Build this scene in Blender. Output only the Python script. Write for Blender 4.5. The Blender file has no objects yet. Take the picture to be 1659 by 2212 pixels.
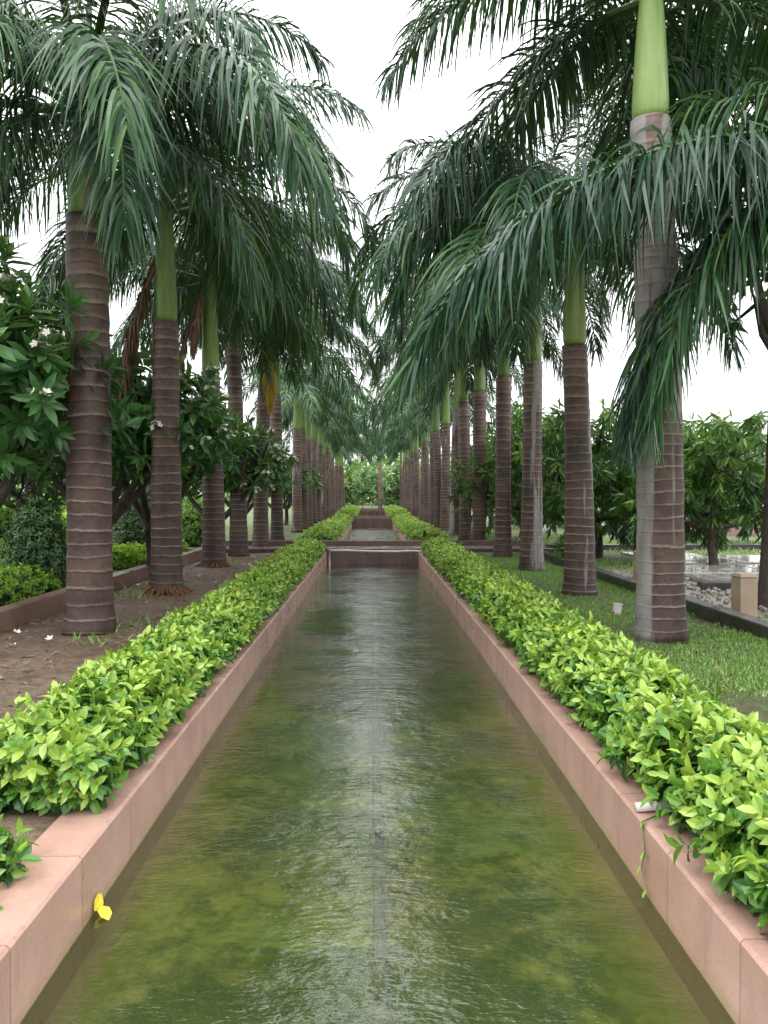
import bpy, math, random
import numpy as np
from mathutils import Vector
R = math.radians
rng = np.random.default_rng(7)
random.seed(7)
scene = bpy.context.scene
col = scene.collection

# ---------------------------------------------------------------- helpers
def tag(o, label=None, cat=None, group=None, kind=None):
    if label: o['label'] = label
    if cat: o['category'] = cat
    if group: o['group'] = group
    if kind: o['kind'] = kind
    return o

def empty(name, loc, rz=0.0, label=None, cat=None, group=None):
    o = bpy.data.objects.new(name, None); col.objects.link(o)
    o.location = loc; o.rotation_euler = (0, 0, rz); o.empty_display_size = 0.2
    return tag(o, label, cat, group)

def link(name, me, parent=None, loc=None):
    o = bpy.data.objects.new(name, me); col.objects.link(o)
    if parent: o.parent = parent
    if loc is not None: o.location = loc
    return o

def fast_mesh(name, V, F, mats, tint=None, smooth=False, mat_idx=None):
    me = bpy.data.meshes.new(name)
    V = np.asarray(V, dtype=np.float32); F = np.asarray(F, dtype=np.int32)
    n, m = len(V), len(F)
    me.vertices.add(n); me.vertices.foreach_set('co', V.ravel())
    me.loops.add(m*4); me.loops.foreach_set('vertex_index', F.ravel())
    me.polygons.add(m); me.polygons.foreach_set('loop_start', np.arange(0, 4*m, 4, dtype=np.int32))
    if mat_idx is not None: me.polygons.foreach_set('material_index', np.asarray(mat_idx, dtype=np.int32))
    me.polygons.foreach_set('use_smooth', np.full(m, smooth, dtype=bool))
    if tint is not None:
        a = me.attributes.new('tint', 'FLOAT', 'POINT'); a.data.foreach_set('value', np.asarray(tint, dtype=np.float32))
    me.update(calc_edges=True)
    for mt in (mats if isinstance(mats, (list, tuple)) else [mats]): me.materials.append(mt)
    return me

class MB:
    def __init__(s): s.v = []; s.f = []
    def box(s, x0, x1, y0, y1, z0, z1, bev=0.0):
        b = len(s.v)
        if bev <= 0:
            s.v += [(x0,y0,z0),(x1,y0,z0),(x1,y1,z0),(x0,y1,z0),(x0,y0,z1),(x1,y0,z1),(x1,y1,z1),(x0,y1,z1)]
            s.f += [tuple(b+i for i in q) for q in ((0,3,2,1),(4,5,6,7),(0,1,5,4),(1,2,6,5),(2,3,7,6),(3,0,4,7))]
        else:
            e = bev
            s.v += [(x0,y0,z0),(x1,y0,z0),(x1,y1,z0),(x0,y1,z0),(x0,y0,z1-e),(x1,y0,z1-e),(x1,y1,z1-e),(x0,y1,z1-e),
                    (x0+e,y0+e,z1),(x1-e,y0+e,z1),(x1-e,y1-e,z1),(x0+e,y1-e,z1)]
            s.f += [tuple(b+i for i in q) for q in ((0,3,2,1),(0,1,5,4),(1,2,6,5),(2,3,7,6),(3,0,4,7),
                    (4,5,9,8),(5,6,10,9),(6,7,11,10),(7,4,8,11),(8,9,10,11))]
        return s
    def tube(s, pts, rad, n=8, cap=True):
        pts = [Vector(p) for p in pts]; b0 = len(s.v); k = len(pts)
        for i, p in enumerate(pts):
            t = (pts[min(i+1, k-1)] - pts[max(i-1, 0)]).normalized()
            a = Vector((0,0,1)) if abs(t.z) < 0.9 else Vector((1,0,0))
            u = t.cross(a).normalized(); w = t.cross(u)
            r = rad[i] if isinstance(rad, (list, tuple)) else rad
            for j in range(n):
                an = 2*math.pi*j/n
                s.v.append(tuple(p + (u*math.cos(an) + w*math.sin(an))*r))
        for i in range(k-1):
            for j in range(n):
                a = b0+i*n+j; c = b0+i*n+(j+1) % n
                s.f.append((a, c, c+n, a+n))
        if cap:
            s.f.append(tuple(b0+j for j in range(n))); s.f.append(tuple(b0+(k-1)*n+n-1-j for j in range(n)))
        return s
    def lathe(s, prof, n=24, c=(0,0), cap=True):
        b0 = len(s.v)
        for r, z in prof:
            for j in range(n):
                a = 2*math.pi*j/n
                s.v.append((c[0]+r*math.cos(a), c[1]+r*math.sin(a), z))
        for i in range(len(prof)-1):
            for j in range(n):
                a = b0+i*n+j; d = b0+i*n+(j+1) % n
                s.f.append((a, d, d+n, a+n))
        if cap:
            s.f.append(tuple(b0+n-1-j for j in range(n)))
            s.f.append(tuple(b0+(len(prof)-1)*n+j for j in range(n)))
        return s
    def mesh(s, name, mat, smooth=False):
        me = bpy.data.meshes.new(name); me.from_pydata(s.v, [], s.f); me.update()
        me.materials.append(mat)
        if smooth: me.polygons.foreach_set('use_smooth', [True]*len(me.polygons))
        return me
    def build(s, name, mat, parent=None, loc=None, smooth=False):
        return link(name, s.mesh(name, mat, smooth), parent, loc)

def norm(a): return a/np.maximum(np.linalg.norm(a, axis=-1, keepdims=True), 1e-9)

PROF4 = ((0,.3,.7,1), (.15,.9,.85,.06))
PROF3 = ((0,.5,1), (.2,1,.08))
def leaves(P, D, N, L, W, curl=0.15, fold=0.25, tint=None, prof=PROF4):
    P = np.asarray(P, float); n = len(P)
    D = norm(D); S = norm(np.cross(D, N)); N = np.cross(S, D)
    L = np.broadcast_to(L, (n,))[:, None]; W = np.broadcast_to(W, (n,))[:, None]
    curl = np.broadcast_to(curl, (n,))[:, None]
    rows = []
    for t, w in zip(*prof):
        c = P + D*L*t - N*L*curl*t*t
        h = W*w*0.5
        rows += [c - S*h + N*h*fold, c, c + S*h + N*h*fold]
    V = np.stack(rows, 1)
    k = len(rows); r = k//3
    q = []
    for i in range(r-1):
        a = i*3
        q += [(a, a+1, a+4, a+3), (a+1, a+2, a+5, a+4)]
    F = (np.arange(n)[:, None, None]*k + np.array(q)[None]).reshape(-1, 4)
    T = np.repeat(tint if tint is not None else rng.random(n), k)
    return V.reshape(-1, 3), F, T

def rosettes(P, A, k, L, W, th0=20, th1=85, stem=0.05, droop=0.0, tint0=None, trange=0.5, curl=0.2, fold=0.25, prof=PROF4, ljit=.25):
    n = len(P); A = norm(A)
    ref = np.where(np.abs(A[:, 2:3]) < .9, np.array([[0, 0, 1.]]), np.array([[1., 0, 0]]))
    U = norm(np.cross(A, ref)); Wv = np.cross(A, U)
    i = np.arange(k)[None, :]; fr = (i+.5)/k
    th = np.radians(th0 + (th1-th0)*fr + rng.normal(0, 8, (n, k)))
    az = rng.random((n, 1))*6.283 + i*2.39996 + rng.normal(0, .2, (n, k))
    rad = U[:, None]*np.cos(az)[..., None] + Wv[:, None]*np.sin(az)[..., None]
    D = A[:, None]*np.cos(th)[..., None] + rad*np.sin(th)[..., None]
    D[..., 2] -= droop*(0.5+fr)
    N = A[:, None]*np.sin(th)[..., None] - rad*np.cos(th)[..., None]
    N = N + rng.normal(0, .15, N.shape)
    B = P[:, None] + A[:, None]*(stem*(1-fr))[..., None]
    LL = L*(1-ljit+2*ljit*rng.random((n, k)))*(0.65+0.35*fr)
    WW = W*LL/L*(0.9+.2*rng.random((n, k)))
    t0 = tint0 if tint0 is not None else rng.random(n)
    T = np.clip(t0[:, None] + trange*(0.5-fr) + rng.normal(0, .08, (n, k)), 0, 1)
    return leaves(B.reshape(-1, 3), D.reshape(-1, 3), N.reshape(-1, 3), LL.ravel(), WW.ravel(), curl, fold, T.ravel(), prof)

def merge(parts):
    Vs, Fs, Ts, o = [], [], [], 0
    for V, F, T in parts:
        Vs.append(V); Fs.append(F+o); Ts.append(T); o += len(V)
    return np.concatenate(Vs), np.concatenate(Fs), np.concatenate(Ts)

# ---------------------------------------------------------------- materials
def newmat(name):
    m = bpy.data.materials.new(name); m.use_nodes = True
    nt = m.node_tree; nt.nodes.clear()
    out = nt.nodes.new('ShaderNodeOutputMaterial')
    return m, nt, out
class NT:
    def __init__(s, nt): s.nt = nt
    def n(s, typ, **kw):
        nd = s.nt.nodes.new(typ)
        for k, v in kw.items(): setattr(nd, k, v)
        return nd
    def l(s, a, b): s.nt.links.new(a, b)
    def val(s, sock, v):
        if isinstance(v, bpy.types.NodeSocket): s.l(v, sock)
        else: sock.default_value = v
    def math(s, op, a, b=0.0, c=None, clamp=False):
        nd = s.n('ShaderNodeMath', operation=op, use_clamp=clamp)
        s.val(nd.inputs[0], a); s.val(nd.inputs[1], b)
        if c is not None: s.val(nd.inputs[2], c)
        return nd.outputs[0]
    def noise(s, vec, scale, detail=4, rough=.55, sc=None):
        if sc is not None:
            mp = s.n('ShaderNodeMapping'); s.l(vec, mp.inputs[0]); mp.inputs['Scale'].default_value = sc; vec = mp.outputs[0]
        nd = s.n('ShaderNodeTexNoise'); s.l(vec, nd.inputs['Vector'])
        nd.inputs['Scale'].default_value = scale; nd.inputs['Detail'].default_value = detail; nd.inputs['Roughness'].default_value = rough
        return nd.outputs['Fac']
    def ramp(s, fac, stops, interp='LINEAR'):
        nd = s.n('ShaderNodeValToRGB'); s.l(fac, nd.inputs[0]); cr = nd.color_ramp; cr.interpolation = interp
        while len(cr.elements) < len(stops): cr.elements.new(0.5)
        for e, (p, c) in zip(cr.elements, stops):
            e.position = p; e.color = (c, c, c, 1) if isinstance(c, (int, float)) else (*c, 1)
        return nd.outputs[0]
    def mix(s, fac, a, b, blend='MIX'):
        nd = s.n('ShaderNodeMix', data_type='RGBA', blend_type=blend)
        s.val(nd.inputs[0], fac)
        for sock, v in ((nd.inputs[6], a), (nd.inputs[7], b)):
            s.val(sock, (*v, 1) if isinstance(v, tuple) and len(v) == 3 else v)
        return nd.outputs[2]
    def bump(s, h, strength=.3, dist=.02, nrm=None):
        nd = s.n('ShaderNodeBump'); s.l(h, nd.inputs['Height']); nd.inputs['Strength'].default_value = strength
        nd.inputs['Distance'].default_value = dist
        if nrm is not None: s.l(nrm, nd.inputs['Normal'])
        return nd.outputs[0]
    def bsdf(s, color, rough=.5, spec=.5, nrm=None):
        nd = s.n('ShaderNodeBsdfPrincipled')
        s.val(nd.inputs['Base Color'], (*color, 1) if isinstance(color, tuple) else color)
        s.val(nd.inputs['Roughness'], rough); nd.inputs['Specular IOR Level'].default_value = spec
        if nrm is not None: s.l(nrm, nd.inputs['Normal'])
        return nd.outputs[0]
def coords(t, kind='Object'):
    return t.n('ShaderNodeTexCoord').outputs[kind]
def wpos(t):
    return t.n('ShaderNodeNewGeometry').outputs['Position']

def leaf_mat(name, stops, rough=.4, transl=.25, spec=.5, objvar=0.0, tcol=(.25, .4, .02)):
    m, nt, out = newmat(name); t = NT(nt)
    at = t.n('ShaderNodeAttribute', attribute_name='tint')
    f = at.outputs['Fac']
    if objvar:
        oi = t.n('ShaderNodeObjectInfo')
        f = t.math('ADD', f, t.math('MULTIPLY', t.math('SUBTRACT', oi.outputs['Random'], .5), objvar), clamp=True)
    c = t.ramp(f, stops)
    b = t.bsdf(c, rough, spec)
    if transl <= 0:
        t.l(b, out.inputs[0]); return m
    tr = t.n('ShaderNodeBsdfTranslucent'); t.l(t.mix(.3, c, tcol), tr.inputs[0])
    mx = t.n('ShaderNodeMixShader'); mx.inputs[0].default_value = transl
    t.l(b, mx.inputs[1]); t.l(tr.outputs[0], mx.inputs[2]); t.l(mx.outputs[0], out.inputs[0])
    return m

def plain(name, c, rough=.5, var=.25, scale=8, spec=.5, bump=0.0):
    m, nt, out = newmat(name); t = NT(nt); p = coords(t)
    nz = t.noise(p, scale, 5)
    cc = t.mix(t.ramp(nz, [(.3, 0.0), (.7, 1.0)]), tuple(x*(1-var) for x in c), tuple(min(1, x*(1+var)) for x in c))
    nr = t.bump(t.noise(p, scale*5, 3), bump, .01) if bump else None
    t.l(t.bsdf(cc, rough, spec, nr), out.inputs[0]); return m

M = {}
M['palm_leaf'] = leaf_mat('palm_leaf', [(0, (.012, .038, .020)), (.5, (.028, .078, .037)), (.85, (.054, .134, .045)), (1, (.11, .20, .05))], .32, .11, .36, .5)
M['palm_dead'] = leaf_mat('palm_dead', [(0, (.09, .055, .038)), (1, (.26, .165, .105))], .7, .15, .3, 0, (.3, .15, .05))
M['palm_yellow'] = leaf_mat('palm_yellow', [(0, (.26, .16, .02)), (1, (.50, .34, .04))], .6, .2, .3, 0, (.5, .3, .02))
M['rachis'] = plain('rachis', (.055, .105, .032), .4)
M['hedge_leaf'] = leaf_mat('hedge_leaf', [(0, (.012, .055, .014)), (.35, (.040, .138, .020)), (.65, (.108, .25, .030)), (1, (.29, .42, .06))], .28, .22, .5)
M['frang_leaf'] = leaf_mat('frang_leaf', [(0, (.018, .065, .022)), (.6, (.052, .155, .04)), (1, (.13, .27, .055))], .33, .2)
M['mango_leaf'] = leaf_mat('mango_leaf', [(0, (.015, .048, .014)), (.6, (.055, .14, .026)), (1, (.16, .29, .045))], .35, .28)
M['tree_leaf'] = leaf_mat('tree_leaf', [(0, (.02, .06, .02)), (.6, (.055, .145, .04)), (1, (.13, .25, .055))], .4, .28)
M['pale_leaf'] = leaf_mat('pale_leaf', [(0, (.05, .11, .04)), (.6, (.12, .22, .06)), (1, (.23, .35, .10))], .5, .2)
M['clip_leaf'] = leaf_mat('clip_leaf', [(0, (.03, .09, .015)), (.6, (.10, .23, .03)), (1, (.26, .44, .04))], .4, .2)
M['lime_leaf'] = leaf_mat('lime_leaf', [(0, (.07, .18, .015)), (.6, (.24, .44, .03)), (1, (.45, .6, .05))], .4, .25)
M['dark_leaf'] = leaf_mat('dark_leaf', [(0, (.020, .052, .019)), (1, (.07, .155, .042))], .4, 0)
M['grass'] = leaf_mat('grass', [(0, (.06, .14, .025)), (.6, (.14, .30, .038)), (.94, (.25, .38, .08)), (1, (.30, .28, .12))], .5, 0)
M['core'] = plain('hedge_core', (.016, .036, .010), .9)
M['bark'] = plain('bark', (.045, .035, .028), .75, .4, 10, .3, .6)
M['pvc'] = plain('pvc', (.55, .50, .47), .35, .08, 5)
M['white_stone'] = plain('white_stone', (.50, .50, .49), .5, .12, 3)
M['beige'] = plain('beige_stone', (.36, .27, .19), .55, .12, 6, .4, .2)
M['petal'] = plain('petal', (.72, .70, .62), .5, .06, 20)
M['petal_c'] = plain('petal_centre', (.7, .5, .08), .5, .1, 20)
M['yellow_leaf'] = plain('yellow_leaf', (.52, .45, .02), .4, .15, 25)
M['black'] = plain('black_metal', (.02, .02, .022), .4, .2)
M['nozzle'] = plain('nozzle_metal', (.07, .07, .055), .5, .3)
M['hose'] = plain('pipe_grey', (.125, .14, .085), .5, .75, 9)
M['root'] = plain('root', (.14, .065, .028), .8, .6, 25, .3, .5)
M['tan'] = plain('dry_sheath', (.26, .17, .10), .7, .4, 12, .3, .3)
M['pebble'] = plain('pebble', (.25, .22, .20), .5, .5, 6)

def trunk_mat(name, streak, sdir):
    m, nt, out = newmat(name); t = NT(nt); p = coords(t)
    sep = t.n('ShaderNodeSeparateXYZ'); t.l(p, sep.inputs[0]); z = sep.outputs[2]
    oi = t.n('ShaderNodeObjectInfo'); rnd = oi.outputs['Random']
    off = t.n('ShaderNodeVectorMath', operation='ADD'); t.l(p, off.inputs[0])
    cmb = t.n('ShaderNodeCombineXYZ')
    for i in range(3): t.l(t.math('MULTIPLY', rnd, 37.0+11*i), cmb.inputs[i])
    t.l(cmb.outputs[0], off.inputs[1]); q = off.outputs[0]
    warp = t.noise(q, .8, 2, sc=(.25, .25, 1)); fine = t.noise(q, 7, 4, .7, sc=(1, 1, 1.5))
    freq = t.math('ADD', 6.8, t.math('MULTIPLY', t.math('FRACT', t.math('MULTIPLY', rnd, 7.3)), 2.4))
    zz = t.math('ADD', t.math('MULTIPLY', z, freq), t.math('ADD', t.math('MULTIPLY', warp, 3.0), t.math('MULTIPLY', fine, .36)))
    fr = t.math('FRACT', zz); cell = t.math('FLOOR', zz)
    wn = t.n('ShaderNodeTexWhiteNoise', noise_dimensions='1D'); t.l(t.math('ADD', cell, t.math('MULTIPLY', rnd, 91)), wn.inputs['W'])
    up = t.math('DIVIDE', t.math('SUBTRACT', z, 1.9), 2.4, clamp=True)
    thin = t.ramp(fr, [(0, 0.0), (.03, 1.0), (.13, .85), (.19, .08), (.8, 0.0), (.97, 0.0), (1, 0.0)])
    wide = t.ramp(fr, [(0, 0.0), (.05, 1.0), (.26, .9), (.36, .15), (.8, 0.0), (.97, 0.0), (1, 0.0)])
    ring = t.mix(up, thin, wide)
    shade = t.ramp(fr, [(0, .55), (.2, 1.0), (.85, .95), (1, .5)])
    big = t.noise(q, 2.0, 6, .68); blot = t.noise(q, 13, 6, .72)
    f = t.math('ADD', t.math('MULTIPLY', big, .7), t.math('MULTIPLY', blot, .3))
    base = t.mix(t.ramp(f, [(.38, 0.0), (.62, 1.0)]), (.030, .0172, .0142), (.104, .065, .053))
    upf = t.math('MULTIPLY', up, t.math('MULTIPLY', t.math('ADD', .25, wn.outputs['Value']), t.ramp(f, [(.36, .1), (.58, 1.0)])), clamp=True)
    base = t.mix(t.math('MULTIPLY', upf, .9), base, (.225, .155, .13))
    base = t.mix(1.0, base, shade, 'MULTIPLY')
    ringf = t.math('MULTIPLY', ring, t.ramp(t.noise(q, 3.3, 5, .7), [(.34, .25), (.58, 1.0)]), clamp=True)
    ringf = t.math('MULTIPLY', ringf, t.math('ADD', .5, t.math('MULTIPLY', wn.outputs['Value'], .5)))
    c = t.mix(ringf, base, (.285, .208, .165))
    st = t.noise(q, 2.2, 4, .6, sc=(1.3, 1.3, .11))
    st = t.math('ADD', st, t.math('MULTIPLY', sep.outputs[0], sdir))
    thr = t.math('SUBTRACT', t.math('ADD', .66-streak, t.math('MULTIPLY', rnd, .05)), t.math('MULTIPLY', up, streak*.5))
    stf = t.math('MULTIPLY', t.math('SUBTRACT', st, thr), 26, clamp=True)
    stf = t.math('MULTIPLY', stf, t.ramp(t.noise(q, 4, 5, .7, sc=(1, 1, .3)), [(.38, .5), (.52, .95)]))
    c = t.mix(stf, c, (.25, .23, .225))
    c = t.mix(t.math('MULTIPLY', stf, t.math('MULTIPLY', thin, .25)), c, (.11, .09, .08))
    c = t.mix(t.ramp(t.noise(q, 30, 4, .7), [(.58, 0.0), (.72, .3)]), c, (.2, .165, .145))
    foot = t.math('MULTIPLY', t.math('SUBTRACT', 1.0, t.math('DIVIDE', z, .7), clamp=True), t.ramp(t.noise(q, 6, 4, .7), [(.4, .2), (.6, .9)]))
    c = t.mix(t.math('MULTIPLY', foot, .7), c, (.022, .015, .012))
    h = t.math('ADD', t.math('MULTIPLY', ring, .5), t.math('MULTIPLY', blot, .35))
    nr = t.bump(h, .4, .02)
    t.l(t.bsdf(c, t.ramp(big, [(.3, .38), (.7, .7)]), .35, nr), out.inputs[0]); return m
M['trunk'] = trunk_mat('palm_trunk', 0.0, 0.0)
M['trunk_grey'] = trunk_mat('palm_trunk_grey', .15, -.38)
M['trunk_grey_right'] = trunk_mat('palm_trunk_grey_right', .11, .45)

def shaft_mat():
    m, nt, out = newmat('palm_crownshaft'); t = NT(nt); p = coords(t)
    rnd = t.n('ShaderNodeObjectInfo').outputs['Random']
    nz = t.noise(p, 2.5, 4, .6, sc=(2, 2, .35))
    c = t.mix(t.ramp(nz, [(.35, 0.0), (.65, 1.0)]), (.095, .185, .06), (.20, .32, .095))
    c = t.mix(t.math('MULTIPLY', rnd, .5), c, (.32, .40, .08))
    c = t.mix(t.ramp(t.noise(p, 6, 5, .65, sc=(1, 1, .12)), [(.52, 0.0), (.68, .6)]), c, (.09, .14, .05))
    c = t.mix(t.ramp(t.noise(p, 4, 5, .7, sc=(1, 1, .3)), [(.58, 0.0), (.68, .6)]), c, (.28, .28, .14))
    t.l(t.bsdf(c, .38, .5, t.bump(t.noise(p, 12, 3, sc=(1, 1, .1)), .35, .01)), out.inputs[0]); return m
M['shaft'] = shaft_mat()

def wall_mat(name, c0, c1, joint=.62, slime=True, axis=1):
    m, nt, out = newmat(name); t = NT(nt); p = wpos(t)
    sep = t.n('ShaderNodeSeparateXYZ'); t.l(p, sep.inputs[0])
    y = sep.outputs[axis]; z = sep.outputs[2]
    sl = t.math('DIVIDE', y, joint); fr = t.math('FRACT', sl); cell = t.math('FLOOR', sl)
    wn = t.n('ShaderNodeTexWhiteNoise', noise_dimensions='1D'); t.l(cell, wn.inputs['W'])
    jl = t.math('LESS_THAN', fr, .011)
    nz = t.noise(p, 3.2, 6, .6); fz = t.noise(p, 60, 3, .6)
    c = t.mix(t.ramp(nz, [(.3, 0.0), (.7, 1.0)]), c0, c1)
    c = t.mix(t.math('MULTIPLY', wn.outputs['Value'], .26), c, tuple(x*.62 for x in c0))
    c = t.mix(t.ramp(fz, [(.35, .2), (.6, 0.0)]), c, tuple(x*.5 for x in c0))
    stain = t.noise(p, 5, 5, .7, sc=(1, 1, .25))
    c = t.mix(t.ramp(stain, [(.55, 0.0), (.75, .45)]), c, tuple(x*.45 for x in c0))
    if slime:
        dep = t.math('DIVIDE', t.math('SUBTRACT', t.math('MULTIPLY', t.noise(p, 4, 4), .08), t.math('ADD', z, .28)), .07, clamp=True)
        c = t.mix(t.math('MULTIPLY', dep, .85), c, (.26, .22, .085))
    c = t.mix(t.math('MULTIPLY', jl, .65), c, tuple(x*.35 for x in c0))
    rough = t.ramp(t.noise(p, 1.7, 4), [(.35, .2), (.65, .55)])
    h = t.math('SUBTRACT', t.math('MULTIPLY', fz, .3), jl)
    t.l(t.bsdf(c, rough, .5, t.bump(h, .4, .006)), out.inputs[0]); return m
M['pink'] = wall_mat('pink_stone', (.375, .222, .175), (.47, .30, .24))
M['brown_wall'] = wall_mat('brown_stone', (.075, .043, .036), (.14, .085, .072), .9, False, 0)
M['side_wall'] = wall_mat('side_wall', (.15, .09, .065), (.25, .155, .12), .9, False, 1)
M['dark_kerb'] = wall_mat('dark_kerb', (.02, .018, .017), (.055, .048, .044), 1.1, False, 1)
M['red_wall'] = wall_mat('red_wall', (.26, .15, .13), (.33, .21, .18), 2, False, 0)

def soil_mat():
    m, nt, out = newmat('soil'); t = NT(nt); p = wpos(t)
    n1 = t.noise(p, 1.1, 6, .62); n2 = t.noise(p, 14, 6, .7); n3 = t.noise(p, 60, 3, .7)
    c = t.mix(t.ramp(n1, [(.3, 0.0), (.7, 1.0)]), (.095, .062, .040), (.20, .138, .092))
    c = t.mix(t.ramp(n2, [(.4, .65), (.6, 0.0)]), c, (.05, .032, .021))
    c = t.mix(t.ramp(t.noise(p, 2.3, 5, .7), [(.6, 0.0), (.75, .7)]), c, (.06, .09, .028))
    h = t.math('ADD', t.math('MULTIPLY', n2, .7), t.math('MULTIPLY', n3, .3))
    t.l(t.bsdf(c, t.ramp(n1, [(.35, .35), (.6, .8)]), .45, t.bump(h, 1.0, .035)), out.inputs[0]); return m
M['soil'] = soil_mat()
def lawn_mat():
    m, nt, out = newmat('lawn'); t = NT(nt); p = wpos(t)
    n1 = t.noise(p, .9, 6, .65); n2 = t.noise(p, 30, 5, .7); n4 = t.noise(p, 12, 6, .75)
    g = t.mix(n2, (.05, .105, .022), (.13, .22, .048))
    c = t.mix(t.ramp(n1, [(.48, 0.0), (.62, .9)]), g, (.12, .085, .052))
    c = t.mix(t.ramp(n4, [(.45, .75), (.58, 0.0)]), c, (.055, .047, .026))
    t.l(t.bsdf(c, .8, .3, t.bump(t.math('ADD', n2, n4), .9, .04)), out.inputs[0]); return m
M['lawn'] = lawn_mat()
def ground_mat():
    m, nt, out = newmat('ground'); t = NT(nt); p = wpos(t)
    n1 = t.noise(p, .35, 6, .65); n2 = t.noise(p, 18, 5, .7)
    g = t.mix(n2, (.04, .08, .018), (.12, .18, .045))
    c = t.mix(t.ramp(n1, [(.45, 0.0), (.62, .9)]), g, (.12, .09, .065))
    t.l(t.bsdf(c, .75, .3, t.bump(n2, .8, .03)), out.inputs[0]); return m
M['ground'] = ground_mat()
def gravel_mat():
    m, nt, out = newmat('gravel'); t = NT(nt); p = wpos(t)
    v = t.n('ShaderNodeTexVoronoi'); t.l(p, v.inputs['Vector']); v.inputs['Scale'].default_value = 22
    c = t.mix(v.outputs['Color'], (.12, .105, .095), (.32, .28, .25))
    c = t.mix(.5, c, (.23, .19, .165))
    c = t.mix(t.ramp(t.noise(p, .8, 5), [(.48, 0.0), (.62, .9)]), c, (.10, .17, .035))
    t.l(t.bsdf(c, .4, .5, t.bump(v.outputs['Distance'], .8, .02)), out.inputs[0]); return m
M['gravel'] = gravel_mat()
def paving_mat():
    m, nt, out = newmat('wet_paving'); t = NT(nt); p = wpos(t)
    nz = t.noise(p, 2.0, 6, .65)
    c = t.mix(nz, (.24, .22, .205), (.42, .385, .36))
    t.l(t.bsdf(c, t.ramp(nz, [(.50, .04), (.66, .35)]), .9, t.bump(t.noise(p, 12, 4), .08, .01)), out.inputs[0]); return m
M['paving'] = paving_mat()
def floor_mat():
    m, nt, out = newmat('basin_floor'); t = NT(nt); p = wpos(t)
    wv = t.n('ShaderNodeVectorMath', operation='ADD'); t.l(p, wv.inputs[0])
    cm = t.n('ShaderNodeCombineXYZ'); t.l(t.math('MULTIPLY', t.math('SUBTRACT', t.noise(p, 4.5, 5, .7), .5), .3), cm.inputs[0]); t.l(t.math('MULTIPLY', t.math('SUBTRACT', t.noise(p, 5.1, 5, .7), .5), .3), cm.inputs[1])
    t.l(cm.outputs[0], wv.inputs[1])
    br = t.n('ShaderNodeTexBrick'); t.l(wv.outputs[0], br.inputs['Vector'])
    br.inputs['Scale'].default_value = 1.0; br.inputs['Brick Width'].default_value = .45; br.inputs['Row Height'].default_value = .8
    br.inputs['Mortar Size'].default_value = 0.0; br.inputs['Bias'].default_value = -.3; br.offset = .37
    br.inputs['Color1'].default_value = (.075, .115, .028, 1); br.inputs['Color2'].default_value = (.27, .32, .10, 1); br.inputs['Mortar'].default_value = (.06, .07, .025, 1)
    n1 = t.noise(p, .9, 7, .66); n2 = t.noise(p, 1.7, 8, .72); n3 = t.noise(p, .5, 4, .6); n4 = t.noise(p, 7, 6, .72)
    c = t.mix(t.ramp(n1, [(.44, 0.0), (.58, .95)]), br.outputs['Color'], (.038, .068, .015))
    c = t.mix(t.ramp(n2, [(.51, 0.0), (.64, .8)]), c, (.30, .29, .092))
    c = t.mix(t.ramp(n3, [(.54, 0.0), (.67, .5)]), c, (.31, .23, .10))
    c = t.mix(t.ramp(n4, [(.46, 0.0), (.64, .7)]), c, (.032, .058, .014))
    sep = t.n('ShaderNodeSeparateXYZ'); t.l(p, sep.inputs[0])
    ed = t.math('ADD', t.math('ABSOLUTE', sep.outputs[0]), t.math('MULTIPLY', n2, .5))
    edge = t.math('DIVIDE', t.math('SUBTRACT', ed, 1.06), .38, clamp=True)
    c = t.mix(t.math('MULTIPLY', edge, .6), c, (.34, .27, .11))
    t.l(t.bsdf(c, .8, .2), out.inputs[0]); return m
M['floor'] = floor_mat()
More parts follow.
